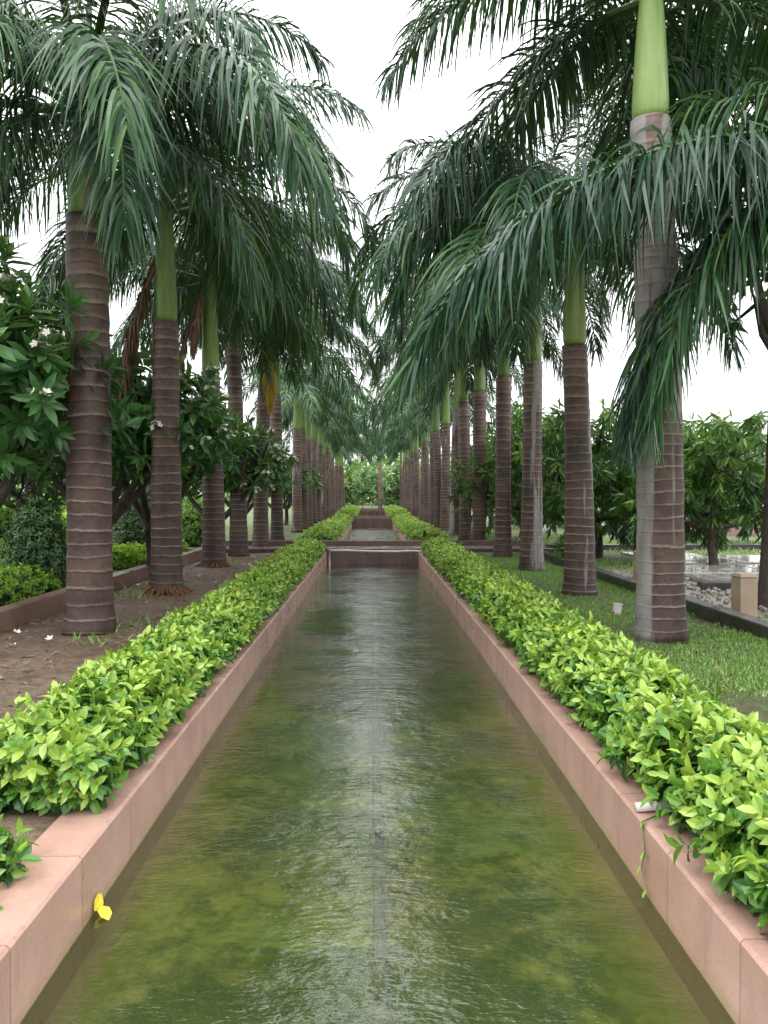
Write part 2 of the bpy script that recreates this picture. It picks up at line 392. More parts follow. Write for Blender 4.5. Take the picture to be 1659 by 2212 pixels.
def water_mat():
    m, nt, out = newmat('water'); t = NT(nt); p = wpos(t)
    a = t.noise(p, 2.2, 3, .5, sc=(.6, 1.0, 1)); b = t.noise(p, 10, 2, .5, sc=(.55, 1.4, 1)); d = t.noise(p, 30, 2, .5, sc=(.6, 1.35, 1)); e = t.noise(p, 75, 2, .5, sc=(.7, 1.2, 1))
    mask = t.ramp(t.noise(p, 1.0, 4, .6), [(.40, .22), (.60, 1.0)])
    h = t.math('ADD', t.math('MULTIPLY', a, .22), t.math('MULTIPLY', t.math('ADD', t.math('MULTIPLY', b, .26), t.math('ADD', t.math('MULTIPLY', d, .22), t.math('MULTIPLY', e, .08))), mask))
    for (x, y, s) in ((.62, 5.1, .4), (.35, 3.2, .3), (.95, 3.6, .4), (.25, 6.6, .4), (.8, 4.3, .28), (.5, 7.6, .4), (.75, 3.0, .3), (.85, 5.6, .4), (.7, 3.4, .35)):
        sub = t.n('ShaderNodeVectorMath', operation='DISTANCE'); t.l(p, sub.inputs[0]); sub.inputs[1].default_value = (x, y, -.29)
        r = sub.outputs['Value']
        w = t.math('MULTIPLY', t.math('SINE', t.math('MULTIPLY', r, 150.0)), t.math('SUBTRACT', 1.0, t.math('DIVIDE', r, s*.7), clamp=True))
        h = t.math('ADD', h, t.math('MULTIPLY', w, .02))
    nr = t.bump(h, .66, .05)
    fz = t.n('ShaderNodeFresnel'); fz.inputs['IOR'].default_value = 1.62; t.l(nr, fz.inputs['Normal'])
    fac = t.math('MULTIPLY', fz.outputs[0], 1.6, clamp=True)
    gl = t.n('ShaderNodeBsdfGlossy'); gl.inputs['Roughness'].default_value = .05; t.l(nr, gl.inputs['Normal'])
    tr = t.n('ShaderNodeBsdfTransparent'); tr.inputs[0].default_value = (.87, .91, .68, 1)
    df = t.n('ShaderNodeBsdfDiffuse'); t.l(t.mix(t.noise(p, .9, 5, .6), (.034, .058, .016), (.075, .095, .032)), df.inputs[0])
    m1 = t.n('ShaderNodeMixShader'); m1.inputs[0].default_value = .17; t.l(tr.outputs[0], m1.inputs[1]); t.l(df.outputs[0], m1.inputs[2])
    m2 = t.n('ShaderNodeMixShader'); t.l(fac, m2.inputs[0]); t.l(m1.outputs[0], m2.inputs[1]); t.l(gl.outputs[0], m2.inputs[2])
    t.l(m2.outputs[0], out.inputs[0]); return m
M['water'] = water_mat()

# ---------------------------------------------------------------- camera / light
cam = bpy.data.cameras.new('camera'); co = bpy.data.objects.new('camera', cam); col.objects.link(co)
cam.sensor_fit = 'VERTICAL'; cam.sensor_height = 36; cam.lens = 28.08; cam.clip_end = 2000; cam.clip_start = .05
co.location = (0, 0, 1.4); co.rotation_euler = (R(90-1.1), 0, R(-.86))
scene.camera = co
w = bpy.data.worlds.new('World'); scene.world = w; w.use_nodes = True
nt = w.node_tree; t = NT(nt); bg = nt.nodes['Background']
sky = t.n('ShaderNodeTexSky', sky_type='NISHITA'); sky.sun_disc = False; sky.sun_elevation = R(62); sky.sun_rotation = R(200)
hs = t.n('ShaderNodeHueSaturation'); hs.inputs['Saturation'].default_value = .12; t.l(sky.outputs[0], hs.inputs['Color'])
# overcast cloud layer: brighter toward the zenith than at the horizon
gx = t.n('ShaderNodeTexCoord'); sx = t.n('ShaderNodeSeparateXYZ'); t.l(gx.outputs['Generated'], sx.inputs[0])
grad = t.math('ADD', .45, t.math('MULTIPLY', t.math('MAXIMUM', sx.outputs[2], 0.0), .9))
cmb = t.n('ShaderNodeCombineXYZ')
for i in range(3): t.l(grad, cmb.inputs[i])
cloud = t.mix(1.0, (26.0, 26.3, 26.9, 1), cmb.outputs[0], 'MULTIPLY')
t.l(t.mix(.85, hs.outputs[0], cloud), bg.inputs[0]); bg.inputs[1].default_value = .14
sun = bpy.data.lights.new('sun', 'SUN'); so = bpy.data.objects.new('sun', sun); col.objects.link(so)
sun.energy = 1.5; sun.angle = R(30); sun.color = (1, .98, .94); so.rotation_euler = (R(28), 0, R(-20)); so.location = (0, 0, 20)
scene.view_settings.view_transform = 'Standard'; scene.view_settings.look = 'None'; scene.view_settings.exposure = 0

# ---------------------------------------------------------------- ground & basins
WL, WR = -1.13, 1.165      # inner faces of the canal
WZ = -.29
basins = [(-4.0, 20.0), (22.25, 45.0), (47.2, 64.0)]
g = MB()
def rect(mb, x0, x1, y0, y1, z):
    b = len(mb.v); mb.v += [(x0,y0,z),(x1,y0,z),(x1,y1,z),(x0,y1,z)]; mb.f.append((b,b+1,b+2,b+3))
ys = [-400, -4.1, 20.1, 22.15, 45.1, 47.1, 64.1, 900]
for i in range(len(ys)-1):
    hole = i in (1, 3, 5)
    if hole: rect(g, -700, WL-.12, ys[i], ys[i+1], -.03); rect(g, WR+.12, 700, ys[i], ys[i+1], -.03)
    else: rect(g, -700, 700, ys[i], ys[i+1], -.03)
tag(g.build('ground', M['ground']), kind='structure')
def bumpy(name, x0, x1, y0, y1, z, amp, mat, step=.12):
    nx = int((x1-x0)/step)+1; ny = int((y1-y0)/step)+1
    X, Y = np.meshgrid(np.linspace(x0, x1, nx), np.linspace(y0, y1, ny))
    Z = z + amp*(np.sin(X*2.1+Y*.7)*np.cos(Y*1.3-X*.5)*.5+.5 + .35*np.sin(X*7.3+1)*np.sin(Y*6.1)+.35)/1.7
    e = np.minimum(np.minimum(X-x0, x1-X)/.2, 1); Z = z + (Z-z)*np.clip(e, 0, 1)
    V = np.stack([X, Y, Z], -1).reshape(-1, 3)
    i = np.arange(nx-1)[None, :] + np.arange(ny-1)[:, None]*nx
    F = np.stack([i, i+1, i+nx+1, i+nx], -1).reshape(-1, 4)
    return tag(link(name, fast_mesh(name, V, F, mat, smooth=True)), kind='structure')
bumpy('soil', -3.88, WL-.22, 1.0, 19.98, -.025, .05, M['soil'])
bumpy('lawn', WR+.2, 3.84, 1.0, 19.98, -.025, .04, M['lawn'])
gm = MB(); rect(gm, 4.08, 14.0, 5, 15.5, -.022); tag(gm.build('gravel', M['gravel']), kind='structure')
pv = MB()
for (x0, x1, y0, y1, z) in ((5.5, 7.3, 14.3, 15.9, .03), (7.4, 9.4, 14.5, 16.2, .02), (6.0, 7.8, 16.3, 18.0, .04), (7.9, 9.8, 16.6, 18.6, .03), (6.2, 7.8, 18.3, 19.8, .02), (5.4, 7.6, 12.3, 13.9, .06)):
    pv.box(x0, x1, y0, y1, -.03, z, .012)
tag(pv.build('pavement', M['paving']), kind='structure')

for k, (y0, y1) in enumerate(basins):
    f = MB(); rect(f, WL-.05, WR+.05, y0, y1, -.42)
    tag(f.build('canal_floor', M['floor']), kind='structure')
    wv = MB(); rect(wv, WL-.01, WR+.01, y0, y1, WZ)
    tag(wv.build('water', M['water']), kind='structure')
    far = ['nearest basin in front', 'middle basin behind the first cross wall', 'farthest basin down the avenue'][k]
    for side in (-1, 1):
        b = MB()
        x0, x1 = (WL-.25, WL) if side < 0 else (WR, WR+.23)
        b.box(x0, x1, y0, y1, -.66, 0.0, .012)
        o = b.build('canal_wall', M['pink'])
        tag(o, 'pink stone coping wall on the %s bank of the %s' % ('left' if side < 0 else 'right', far), 'canal wall')
b = MB(); b.box(WL-.25, WR+.23, -4.25, -4.0, -.66, .0, .01)
tag(b.build('canal_wall', M['pink']), 'pink stone end wall of the canal behind the viewer', 'canal wall')

def cross(y0, y1, z0, z1, xl, xr, names):
    a = MB(); a.box(xl, xr, y0, y0+.25, -.66, z0, .015); tag(a.build('cross_wall', M['brown_wall']), names[0], 'low wall')
    a = MB(); a.box(xl, xr, y1-.25, y1, -.66, z1, .015); tag(a.build('cross_wall', M['brown_wall']), names[1], 'low wall')
    a = MB(); a.box(xl, xr, y0+.252, y1-.252, -.66, z0-.06); tag(a.build('cross_path', M['paving']), kind='structure')
cross(20.0, 22.25, .10, .19, -4.6, 4.6, ('low wet brown wall closing the near basin, behind the white pipe', 'raised brown wall just beyond the first crossing walkway'))
cross(45.0, 47.2, .20, .26, -2.6, 2.6, ('low reddish wall closing the middle basin', 'reddish wall on the far side of the second crossing walkway'))
cross(64.0, 66.2, .30, .4, -2.6, 2.6, ('small distant brown wall closing the farthest basin', 'last small brown wall at the far end of the canal'))
b = MB(); b.box(-4.1, -3.9, 1, 19.98, -.1, .19, .012)
tag(b.build('low_wall', M['side_wall']), 'long low brown wall behind the left palms, bordering the bare soil', 'low wall')
b = MB(); b.box(3.86, 4.06, 2, 19.98, -.1, .13, .012)
tag(b.build('kerb', M['dark_kerb']), 'dark wet stone kerb along the right edge of the lawn', 'kerb')
b = MB(); b.box(5.0, 7.2, 12.0, 12.2, -.1, .10, .01)
tag(b.build('kerb', M['dark_kerb']), 'short dark stone edging in the gravel right of the kerb', 'kerb')
b = MB(); b.box(4.7, 12, 21.2, 21.45, -.1, .12, .01)
tag(b.build('kerb', M['dark_kerb']), 'dark stone edging running right from the cross wall, beyond the wet paving', 'kerb')
b = MB(); b.box(10.2, 22, 29.0, 29.3, -.1, .62, .02)
tag(b.build('garden_wall', M['red_wall']), 'low pink red garden wall far off at the right', 'wall')
b = MB(); b.box(14, 30, 36.0, 36.3, -.1, 1.1, .02)
tag(b.build('garden_wall', M['white_stone']), 'long white wall far off behind the pink red wall', 'wall')
b = MB(); b.box(-40, -9, 40.0, 40.3, -.1, 1.0, .02)
tag(b.build('garden_wall', M['white_stone']), 'pale wall far off at the left beyond the shrubs', 'wall')

# ---------------------------------------------------------------- hedges
def hedge(label, x0, x1, y0, y1, zb, zt, per_m, L, W, mat, cat='hedge', prof=PROF4, lump=.05, k=8, group=None, t0=.28, loose=.022, tin=.22, th=(12, 88)):
    root = empty('hedge', ((x0+x1)/2, (y0+y1)/2, 0), 0, label, cat, group)
    hw = (x1-x0)/2; hl = (y1-y0)/2
    n = int(per_m*(y1-y0))
    hgt = zt-zb; per = 2*hgt+2*hw
    s = rng.random(n)*per; y = rng.uniform(-hl, hl, n)
    x = np.where(s < hgt, -hw, np.where(s < hgt+2*hw, -hw+(s-hgt), hw))
    z = np.where(s < hgt, zb+s, np.where(s < hgt+2*hw, zt, zb+(per-s)))
    ax = np.where(s < hgt, -1.0, np.where(s < hgt+2*hw, 0.0, 1.0)) + .35*(x/hw)
    ne = int(per_m*2*hw*hgt*3.2/per)
    xe = rng.uniform(-hw, hw, 2*ne); ze = rng.uniform(zb, zt, 2*ne); ye = np.repeat([-hl, hl], ne); aye = np.repeat([-1., 1.], ne)
    P = np.concatenate([np.stack([x, y, z], 1), np.stack([xe, ye, ze], 1)])
    A = np.concatenate([np.stack([ax, rng.normal(0, .35, n), np.full(n, .75)], 1), np.stack([rng.normal(0, .3, 2*ne), aye, np.full(2*ne, .6)], 1)])
    A += rng.normal(0, .3, A.shape)
    zz = (P[:, 2]-zb)/hgt; rx = np.abs(P[:, 0])/hw
    corner = np.clip(zz-.45, 0, 1)*np.clip(rx-.45, 0, 1)
    P[:, 2] -= corner*hgt*.9; P[:, 0] *= 1-corner*.35
    lm = np.sin(P[:, 1]*5.1+P[:, 0]*3+x0)*.5+np.sin(P[:, 1]*2.3+1.7+x1*3)*.6+np.sin(P[:, 1]*11+P[:, 0]*8)*.35+np.sin(P[:, 1]*23+P[:, 0]*17)*.3
    out = lm*lump + rng.normal(0, loose, len(P)) + np.where(rng.random(len(P)) < .10, rng.uniform(0, .08, len(P)), 0) - .03
    P += norm(A)*out[:, None]
    P[:, 2] = np.maximum(P[:, 2], zb+.02)
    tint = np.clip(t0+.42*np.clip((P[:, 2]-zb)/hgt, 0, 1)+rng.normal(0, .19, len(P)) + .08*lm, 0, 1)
    parts = [rosettes(P, A, k, L, W, th[0], th[1], L*.9, .22, tint, .65, .28, .28, prof)]
    m = len(P)//2; idx = rng.integers(0, len(P), m)
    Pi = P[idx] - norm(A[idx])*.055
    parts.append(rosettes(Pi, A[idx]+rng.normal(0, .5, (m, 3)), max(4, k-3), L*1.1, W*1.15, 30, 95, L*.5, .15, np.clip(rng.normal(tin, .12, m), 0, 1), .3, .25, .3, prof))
    V, F, T = merge(parts)
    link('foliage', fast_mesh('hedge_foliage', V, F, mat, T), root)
    c = MB(); ny = max(2, int(2*hl/.25))
    for i in range(ny+1):
        yy = -hl+.08+(2*hl-.16)*i/ny
        jw = hw-.12+.02*math.sin(i*1.9); jt = zt-.13+.03*math.sin(i*1.3+x0)
        for (px, pz) in ((-jw, -.03), (-jw, zb+(jt-zb)*.6), (-jw*.6, jt), (jw*.6, jt), (jw, zb+(jt-zb)*.6), (jw, -.03)): c.v.append((px, yy, pz))
    for i in range(ny):
        for j in range(5):
            a = i*6+j; c.f.append((a, a+1, a+7, a+6))
    c.f.append(tuple(range(6))[::-1]); c.f.append(tuple(ny*6+j for j in range(6)))
    c.build('dark_core', M['core'], root)  # solid dark core added inside to fill gaps between leaves, not modelled twigs
    return root
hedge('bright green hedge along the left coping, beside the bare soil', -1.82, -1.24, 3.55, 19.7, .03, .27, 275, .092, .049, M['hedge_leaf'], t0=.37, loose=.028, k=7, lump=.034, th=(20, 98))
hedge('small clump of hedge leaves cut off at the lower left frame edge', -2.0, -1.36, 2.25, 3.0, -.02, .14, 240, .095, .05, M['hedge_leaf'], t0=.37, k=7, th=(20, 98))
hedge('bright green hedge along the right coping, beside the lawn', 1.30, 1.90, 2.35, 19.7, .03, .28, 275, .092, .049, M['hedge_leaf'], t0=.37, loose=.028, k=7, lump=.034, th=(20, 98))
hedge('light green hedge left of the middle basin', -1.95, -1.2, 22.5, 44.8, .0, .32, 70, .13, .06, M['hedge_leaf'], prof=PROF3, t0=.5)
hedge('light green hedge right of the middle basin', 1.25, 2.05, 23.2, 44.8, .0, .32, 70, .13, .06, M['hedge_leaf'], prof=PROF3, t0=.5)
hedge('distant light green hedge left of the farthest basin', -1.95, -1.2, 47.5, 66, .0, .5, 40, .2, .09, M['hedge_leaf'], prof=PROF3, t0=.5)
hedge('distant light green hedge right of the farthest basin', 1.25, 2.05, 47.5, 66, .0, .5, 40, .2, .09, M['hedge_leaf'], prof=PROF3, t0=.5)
hedge('low clipped green hedge behind the low wall at the left edge', -5.6, -4.4, 8.6, 11.3, .0, .42, 300, .06, .03, M['clip_leaf'], 'hedge', PROF3, lump=.03, t0=.6)
hedge('second clipped hedge at left, bright and behind the dark upright shrub', -6.9, -5.3, 12.4, 15.0, .0, .62, 260, .07, .035, M['lime_leaf'], 'hedge', PROF3, lump=.03)
hedge('clipped green hedge running behind the second and third left palms', -5.3, -4.5, 15.6, 19.5, .0, .38, 200, .07, .035, M['lime_leaf'], 'hedge', PROF3, lump=.03)
hedge('long yellow green clipped hedge far off at the left', -12, -10.5, 18, 30, .0, .7, 120, .12, .06, M['lime_leaf'], 'hedge', PROF3, lump=.05)
hedge('dark clipped hedge far at left in front of the pale wall', -16, -8, 34, 36, .0, 1.4, 700, .16, .08, M['clip_leaf'], 'hedge', PROF3, lump=.1)

def shrub(label, x, y, h, r, mat, L=.07, W=.035, n=900, group=None):
    root = empty('shrub', (x, y, -.03), 0, label, 'shrub', group)
    zt = rng.random(n)
    rr = r*np.where(zt < .25, .7+1.2*zt, 1.0-.55*np.clip((zt-.25)/.75, 0, 1)**1.6)*np.clip((1-zt)*6, 0.25, 1)
    a = rng.random(n)*6.283; q = rng.uniform(.75, 1.02, n)
    q += .08*np.sin(a*3+zt*9)
    P = np.stack([rr*np.cos(a)*q, rr*np.sin(a)*q, .06+zt*(h-.1)], 1)
    A = np.stack([np.cos(a), np.sin(a), .4+zt*.8], 1) + rng.normal(0, .3, (n, 3))
    V, F, T = rosettes(P, A, 7, L, W, 20, 90, L, .1, np.clip(.45+.3*zt+rng.normal(0, .18, n), 0, 1), .4, .2, .25, PROF3)
    link('foliage', fast_mesh('shrub_foliage', V, F, mat, T), root)
    c = MB(); c.lathe([(r*.55, .02), (r*.8, h*.25), (r*.7, h*.55), (r*.35, h*.85), (.02, h*.95)], 12); c.build('dark_core', M['core'], root)  # added dark filler body behind the foliage, closes see-through gaps
    return root
shrub('dark upright clipped shrub between the nearest two left palms', -5.05, 17.0, 1.55, .46, M['dark_leaf'])
shrub('dark upright shrub left of the nearest left palm', -4.75, 11.4, 1.4, .42, M['dark_leaf'])
shrub('rounded shrub at the left edge behind the clipped hedge', -6.3, 13.8, 1.2, .6, M['clip_leaf'])
shrub('mid green upright shrub far behind the third left palm', -5.2, 23.0, 1.4, .5, M['clip_leaf'])
shrub('low leafy plant at the foot of the first right mango tree', 4.5, 17.6, .6, .3, M['mango_leaf'], .16, .05, 120)

# ---------------------------------------------------------------- palms
def frond_mesh(name, seed, e0, e1, L, mats, nl=84, llen=.92, lw=.036, g0=1.6, g1=4.2, side_bend=0.0, m=5, pw=1.25, tmean=.45, jit=.006, jx_=.2):
    r = np.random.default_rng(seed)
    n = 48; ts = np.linspace(0, 1, n)
    el = np.radians(e0+(e1-e0)*ts**pw); azz = side_bend*ts**1.5
    d = np.stack([np.cos(el)*np.cos(azz), np.cos(el)*np.sin(azz), np.sin(el)], 1)
    C = np.concatenate([[[0, 0, 0]], np.cumsum(d[:-1]*L/(n-1), 0)])
    Vs, Fs, Ts, Ms = [], [], [], []
    k = 6; pts = C[::3]; dd = d[::3]; tt = ts[::3]
    for i in range(len(pts)):
        S = np.array([-math.sin(azz[i*3]), math.cos(azz[i*3]), 0]); U = np.cross(dd[i], S)
        rad = .036*(1-tt[i])**.8+.005
        for j in range(k):
            a = 2*math.pi*j/k
            Vs.append(pts[i] + (S*math.cos(a)*1.2+U*math.sin(a)*.8)*rad); Ts.append(.6)
    for i in range(len(pts)-1):
        for j in range(k):
            a = i*k+j; b2 = i*k+(j+1) % k
            Fs.append((a, b2, b2+k, a+k)); Ms.append(1)
    off = len(Vs)
    for s in (-1, 1):
        for t0 in np.linspace(.12, 1, nl):
            t1 = min(1, max(.1, t0 + r.normal(0, jit)))
            i = t1*(n-1); i0 = min(int(i), n-2); fr = i-i0
            p = C[i0]*(1-fr)+C[i0+1]*fr; T = d[i0]
            S = np.array([-math.sin(azz[i0]), math.cos(azz[i0]), 0])*s; U = np.cross(T, S*s)
            if U[2] < 0: U = -U
            fwd = .4+.9*t1**2
            D = T*fwd + S*(1-.35*t1**3) + U*r.uniform(-.4, .7)
            D /= np.linalg.norm(D)
            ln = llen*(.5+.5*min(1, (t1-.1)/.22))*(1-.5*max(0, (t1-.6)/.4)**1.5)*r.uniform(.68, 1.15)
            g = r.uniform(g0, g1)
            Wd = T - D*np.dot(T, D); Wd = Wd/np.linalg.norm(Wd)
            tw = r.normal(0, .55); Wd = Wd*math.cos(tw)+np.cross(D, Wd)*math.sin(tw)
            q = p.copy(); tint = np.clip(r.normal(tmean, .2)+.15*t1, 0, 1)
            ww = lw*r.uniform(.7, 1.2); jx = r.normal(0, jx_, 3)
            for kk in range(m+1):
                u = kk/m
                hw = ww*.5*(.45+.55*min(1, u/.25))*(1-max(0, (u-.4)/.6)**1.4*.93)
                Vs += [q-Wd*hw, q+Wd*hw]; Ts += [tint, tint]
                dr = D + np.array([0, 0, -1.0])*g*(u+.06)**1.1 + jx*u
                dr /= np.linalg.norm(dr)
                q = q + dr*ln/m
            for kk in range(m):
                a = off+kk*2; Fs.append((a, a+1, a+3, a+2)); Ms.append(0)
            off += 2*(m+1)
    return fast_mesh(name, np.array(Vs), np.array(Fs), mats, np.array(Ts), False, Ms)

fm = [M['palm_leaf'], M['rachis']]
FR = {}; FL = {}
spec = {'A': (82, 12, 3.0), 'B': (64, -48, 3.4), 'C': (44, -70, 3.5), 'D': (18, -80, 3.4), 'E': (-15, -86, 2.9), 'G': (34, -86, 4.0)}
for kx, (a, b2, L) in spec.items():
    FR[kx] = [frond_mesh('frond_mesh', 100*ord(kx)+i, a+(-6, 5, 0)[i], b2+(6, -4, 0)[i], L*(1, .93, 1.05)[i], fm, side_bend=(.3, -.35, .05)[i], nl=116, lw=.031, llen=1.02, jit=.009, jx_=.3, g0=1.7, g1=5) for i in range(3)]
    FL[kx] = [frond_mesh('far_frond_mesh', 100*ord(kx)+i+50, a+(-6, 5)[i], b2+(6, -4)[i], L*(1, .95)[i], fm, nl=46, lw=.054, m=3, side_bend=(.3, -.3)[i]) for i in range(2)]
FR['H'] = [frond_mesh('frond_mesh', 821+i, 6, -89, 4.1, fm, nl=180, lw=.031, llen=1.02, g0=2, g1=6, side_bend=(.1, -.1)[i], pw=.95, tmean=.26, jit=.012, jx_=.5) for i in range(2)]
FR['K'] = [frond_mesh('frond_mesh', 841+i, 6-4*i, -66-8*i, 5.2-.3*i, fm, nl=230, lw=.030, llen=1.08, g0=2.0, g1=6.5, side_bend=.06-.1*i, pw=1.5, tmean=.2, jit=.012, jx_=.7) for i in range(2)]
FR['X'] = [frond_mesh('dead_frond_mesh', 901+i, -66, -89, 1.8, [M['palm_dead'], M['palm_dead']], nl=80, llen=.4, lw=.045, g0=4, g1=8) for i in range(2)]
FR['Y'] = [frond_mesh('yellow_frond_mesh', 931, -48, -88, 2.0, [M['palm_yellow'], M['palm_yellow']], nl=80, llen=.42, lw=.045, g0=4, g1=8)]

def palm(x, y, hb, hs_, r, label, group=None, fronds=None, seed=0, nf=15, dead=(), roots=False, scale=1.0, tm='trunk', low=False):
    rr = random.Random(seed)
    root = empty('palm_tree', (x, y, -.03), 0, label, 'palm tree', group)
    prof = []
    nz = 44
    for i in range(nz+1):
        u = i/nz; z = u*hb
        q = r*(1+.22*math.exp(-z/.16)+.10*math.exp(-z/.9)-.10*u+.04*math.sin(u*5+seed)) + .004*math.sin(z*44+seed)
        prof.append((q, z))
    tr = MB().lathe(prof, 28); lean = (rr.uniform(-.035, .035), rr.uniform(-.03, .03))
    tr.v = [(vx+lean[0]*hb*(vz/hb)**2, vy+lean[1]*hb*(vz/hb)**2, vz) for vx, vy, vz in tr.v]
    tr.build('trunk', M[tm], root, smooth=True)
    lx, ly = lean[0]*hb, lean[1]*hb
    rt = prof[-1][0]; H = hs_-hb
    sp = [(rt*.80, -.01), (rt*.90, .05*H), (rt*.92, .15*H), (rt*.84, .4*H), (rt*.72, .7*H), (rt*.56, .95*H), (rt*.45, 1.1*H), (.03, 1.2*H)]
    MB().lathe(sp, 20).build('crownshaft', M['shaft'], root, (lx, ly, hb), smooth=True)
    sl = MB(); sl.tube([(0, 0, 0), (.03, .02, .8), (.05, .03, 1.5), (.06, .03, 2.3)], [.05, .035, .02, .004], 8)
    sl.build('spear_leaf', M['rachis'], root, (lx, ly, hb+H), smooth=True)
    inward = 0 if x < 0 else 180
    if fronds is None:
        seq = ['A', 'B', 'C', 'B', 'C', 'C', 'D', 'C', 'B', 'D', 'D', 'C', 'D', 'G', 'B', 'D', 'C', 'D', 'E'][:nf]
        fronds = []
        a0 = rr.uniform(0, 360)
        for i, c in enumerate(seq): fronds.append((a0+i*137.5+rr.uniform(-12, 12), c, rr.uniform(.86, 1.03)))
        sg = 1 if x < 0 else -1
        if y < 24: fronds += [(inward-sg*rr.uniform(10, 35), 'B', rr.uniform(.98, 1.05)), (inward-sg*rr.uniform(0, 30), 'G', rr.uniform(.92, 1.0))]
        else: fronds += [(inward-sg*rr.uniform(10, 45), 'G', rr.uniform(.95, 1.05)), (inward+sg*rr.uniform(-15, 20), 'G', rr.uniform(1.02, 1.12))]
    for a, c, s in fronds:
        lib = FL if low else FR
        me = lib[c][rr.randrange(len(lib[c]))]
        lvl = {'A': 1.08, 'B': 1.02, 'C': .97, 'D': .93, 'E': .9, 'G': .95, 'H': .95, 'K': .97}[c]
        o = link('frond', me, root, (lx+.05*math.cos(R(a)), ly+.05*math.sin(R(a)), hb+H*lvl)); o.rotation_euler = (0, 0, R(a)); o.scale = (s*scale,)*3
    for a, c, s, lv in dead:
        rd = rt*(.95-.35*lv)
        o = link('dead_frond', FR[c][0], root, (lx+rd*math.cos(R(a)), ly+rd*math.sin(R(a)), hb+H*lv)); o.rotation_euler = (0, 0, R(a)); o.scale = (s,)*3
        o['label'] = 'withered yellow frond' if c == 'Y' else 'withered brown frond'
    if roots:
        rb = MB()
        for i in range(150):
            a = rr.uniform(0, 6.283); r0 = r*1.12; l = rr.uniform(.04, .17)
            z0 = rr.uniform(.03, .13)
            c, s = math.cos(a), math.sin(a)
            rb.tube([(r0*c, r0*s, z0), ((r0+l*.6)*c, (r0+l*.6)*s, z0*.6), ((r0+l)*c+rr.uniform(-.03, .03), (r0+l)*s, .005)], [.016, .013, .006], 5)
        rb.build('root_ring', M['root'], root)
    return root, lx, ly, hb, rt, H

left = [
 (-2.92, 8.3, 4.3, 5.45, .225, 'nearest palm on the left, stout ringed brown trunk rising from bare soil', [(-8,'D',1.0),(28,'C',.95),(-40,'D',1.05),(8,'B',.82),(-70,'D',.95),(178,'D',1.05),(200,'C',1.1),(150,'D',1.0),(-100,'D',.9),(-140,'D',1.0),(60,'B',.9),(100,'C',1),(-25,'C',.85),(170,'B',1.05),(-90,'B',1.0),(45,'D',.95),(-15,'E',.9),(15,'D',.95),(-60,'C',.95),(225,'E',.85),(-165,'B',1.0),(-55,'E',.9),(-120,'G',.85)], (), False),
 (-3.0, 11.7, 3.96, 5.7, .212, 'second palm in the left row, brown dead frond hanging and roots at its foot', None, ((-160, 'X', 1.1, .45), (170, 'X', 1.05, .55)), True),
 (-3.14, 15.9, 3.9, 5.85, .21, 'third palm in the left row, orange roots at its foot', None, ((-160, 'X', 1.0, .85), (-120, 'X', .85, .9)), True),
 (-3.15, 18.9, 5.05, 6.6, .195, 'fourth palm in the left row, taller trunk close behind the third', None, (), False),
 (-3.0, 21.55, 4.4, 6.2, .2, 'fifth palm in the left row with a yellow withered frond', None, ((-75, 'Y', 1.1, .7),), False),
 (-3.0, 25.3, 4.6, 6.3, .195, 'sixth palm in the left row, beyond the first cross wall', None, (), False),
 (-3.0, 32.0, 4.1, 5.9, .2, 'seventh palm in the left row, pale trunk with clear green shaft', None, (), False),
 (-3.0, 35.3, 4.4, 6.1, .195, 'eighth palm in the left row, close behind the pale seventh', None, (), False)]
for i, (x, y, hb, h2, r, lab, fr, dead, rt) in enumerate(left):
    res = palm(x, y, hb, h2, r, lab, None, fr, seed=11+i, dead=dead, roots=rt, nf=19 if i < 5 else 16, low=i > 4, tm='trunk_grey' if i == 6 else 'trunk')
    if i == 0:   # dry strip on the nearest crownshaft
        root, lx, ly, hb_, rt_, H_ = res
        s = MB()
        for q in range(9):
            u = q/8; a = -1.25+.12*math.sin(q*.8); rad = rt_*(.93-.25*u)+.02+.05*(1-u)**3
            wd = .06*(1-u)**.5*(u+.15)**.4+.004
            s.v += [(lx+rad*math.cos(a)-wd*.5, ly+rad*math.sin(a), hb_+.02+u*H_*.7), (lx+rad*math.cos(a), ly+rad*math.sin(a)-.015, hb_+.02+u*H_*.7), (lx+rad*math.cos(a)+wd*.5, ly+rad*math.sin(a), hb_+.02+u*H_*.7)]
        for q in range(8):
            for c in range(2): s.f.append((q*3+c, q*3+c+1, q*3+c+4, q*3+c+3))
        s.build('dry_sheath', M['tan'], root)
